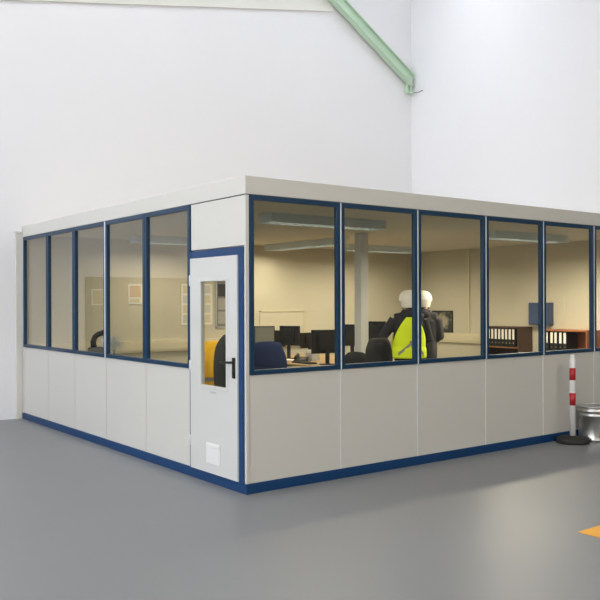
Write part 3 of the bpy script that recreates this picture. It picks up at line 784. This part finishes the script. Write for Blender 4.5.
    pk += [(.10 * math.cos(PI * (.86 - .72 * k / 12)), .055 + .145 * math.sin(PI * (.86 - .72 * k / 12))) for k in range(13)]
    A = [bm.verts.new(hp((p[0], p[1], .034 - .10 * max(0, p[1] - .13)))) for p in pk]; B = [bm.verts.new(hp((p[0], p[1], .040 - .10 * max(0, p[1] - .13)))) for p in pk]
    for i in range(len(pk)):
        bm.faces.new((A[i], A[(i + 1) % len(pk)], B[(i + 1) % len(pk)], B[i]))
    bm.faces.new(A); bm.faces.new(B)
    # nape guard
    rings = [[bm.verts.new(hp((.132 * c_ * math.cos(a), -.010 + .156 * c_ * math.sin(a), z))) for a in [PI * (1.08 + .84 * i / 14) for i in range(15)]] for z, c_ in ((.05, .99), (.0, 1.0), (-.065, .89))]
    for a_, b_ in zip(rings, rings[1:]):
        for i in range(14): bm.faces.new((a_[i], a_[i + 1], b_[i + 1], b_[i])).smooth = True
    hm = obj('helmet', bm, 'helmet', t)
    bm = bm_new(); add_tube(bm, [hp((-.105, .01, .04)), hp((-.082, .03, -.06)), hp((-.03, .055, -.125)), hp((.03, .055, -.125)), hp((.082, .03, -.06)), hp((.105, .01, .04))], .006, 8)
    obj('chin_strap', bm, 'black', hm)
    if vest:
        bm = bm_new(); nz_, na = 26, 20
        def surf(a, z):                                       # a measured from the middle of the back
            k = max(0, min(1, (z - 1.30) / .17)); rx = .222 - .085 * k * k; ry = .168 - .05 * k * k
            if z < 1.0: rx += .01; ry += .012
            return Vector((rx * math.sin(a), -ry * math.cos(a), z))
        for front in (0, 1):
            g_ = {}
            for j in range(nz_ + 1):
                z = .86 + (1.475 - .86) * j / nz_
                lim = .12 + 1.34 * min(1, max(0, (1.475 - z) / .42)) ** .95 if z > .98 else 1.5
                lim = min(lim, 1.5)
                for i in range(na + 1):
                    a = lim * (2 * i / na - 1) + (PI if front else 0)
                    g_[i, j] = bm.verts.new(surf(a, z))
            for i in range(na):
                for j in range(nz_): bm.faces.new((g_[i, j], g_[i + 1, j], g_[i + 1, j + 1], g_[i, j + 1])).smooth = True
        vs = obj('safety_vest', bm, 'hivis', t); so = vs.modifiers.new('thick', 'SOLIDIFY'); so.thickness = .006; so.offset = 1
        bm = bm_new(); pts = []
        for s in (-1, 1):
            prev = None
            for k in range(9):
                a = s * (.05 + .75 * k / 8); z = 1.055 - .14 * k / 8
                p = surf(a, z) * 1.0; n_ = Vector((math.sin(a), -math.cos(a), 0)) * .009
                q = [bm.verts.new(p + n_ + Vector((0, 0, -.022))), bm.verts.new(p + n_ + Vector((0, 0, .022)))]
                if prev: bm.faces.new((prev[0], q[0], q[1], prev[1]))
                prev = q
        rb = obj('reflective_band', bm, 'reflective', vs); so = rb.modifiers.new('thick', 'SOLIDIFY'); so.thickness = .002
        bm = bm_new(); p = surf(0, 1.045); add_box(bm, -.03, .03, p.y - .014, p.y - .008, 1.03, 1.10); obj('back_patch', bm, 'reflective', vs)
    return t

FACE = CAMROT
armsA = {-1: ((-.19, 0, 1.375), (-.36, .02, 1.14), (-.34, .26, 1.05), (.15, .9, -.1), (0, -.2, -1)),
         1: ((.19, 0, 1.375), (.28, .02, 1.12), (.20, .24, 1.05), (-.3, .9, 0), (0, -.2, -1))}
armsB = {-1: ((-.19, 0, 1.375), (-.25, .04, 1.11), (-.17, .27, 1.08), (.4, .8, 0), (0, -.2, -1)),
         1: ((.19, 0, 1.375), (.235, .02, 1.12), (.12, .24, 1.06), (-.2, .9, -.1), (0, -.2, -1))}
person('person in white helmet, dark jacket and yellow safety vest standing with back turned', 3.98, 2.06, FACE + .08, 'cloth_dark', armsA, .15, True)
person('person in white helmet and plain dark jacket right of the person in yellow vest', 4.57, 2.37, FACE - .25, 'cloth_char', armsB, -.2, False)

# ------------------------------------------------------------------ light, camera, view
sc = bpy.context.scene
w = bpy.data.worlds.new('sky'); sc.world = w; w.use_nodes = True
w.node_tree.nodes['Background'].inputs[0].default_value = (.75, .85, 1, 1); w.node_tree.nodes['Background'].inputs[1].default_value = .6
cam = bpy.data.cameras.new('camera'); co = bpy.data.objects.new('camera', cam); COL.objects.link(co)
cam.sensor_width = 36; cam.lens = 36 * 813.6 / 600; cam.clip_end = 200; cam.clip_start = .05
co.location = (-3.828, -5.833, 1.655)
co.rotation_euler = (Matrix.Rotation(CAMROT, 3, 'Z') @ Matrix.Rotation(PI / 2, 3, 'X') @ Matrix.Rotation(math.radians(-.2), 3, 'Z')).to_euler()
cam.shift_y = 1.0 / 600
sc.camera = co
sc.view_settings.view_transform = 'Standard'; sc.view_settings.look = 'None'; sc.view_settings.gamma = 1; sc.view_settings.use_curve_mapping = False
sc.view_settings.exposure = 0
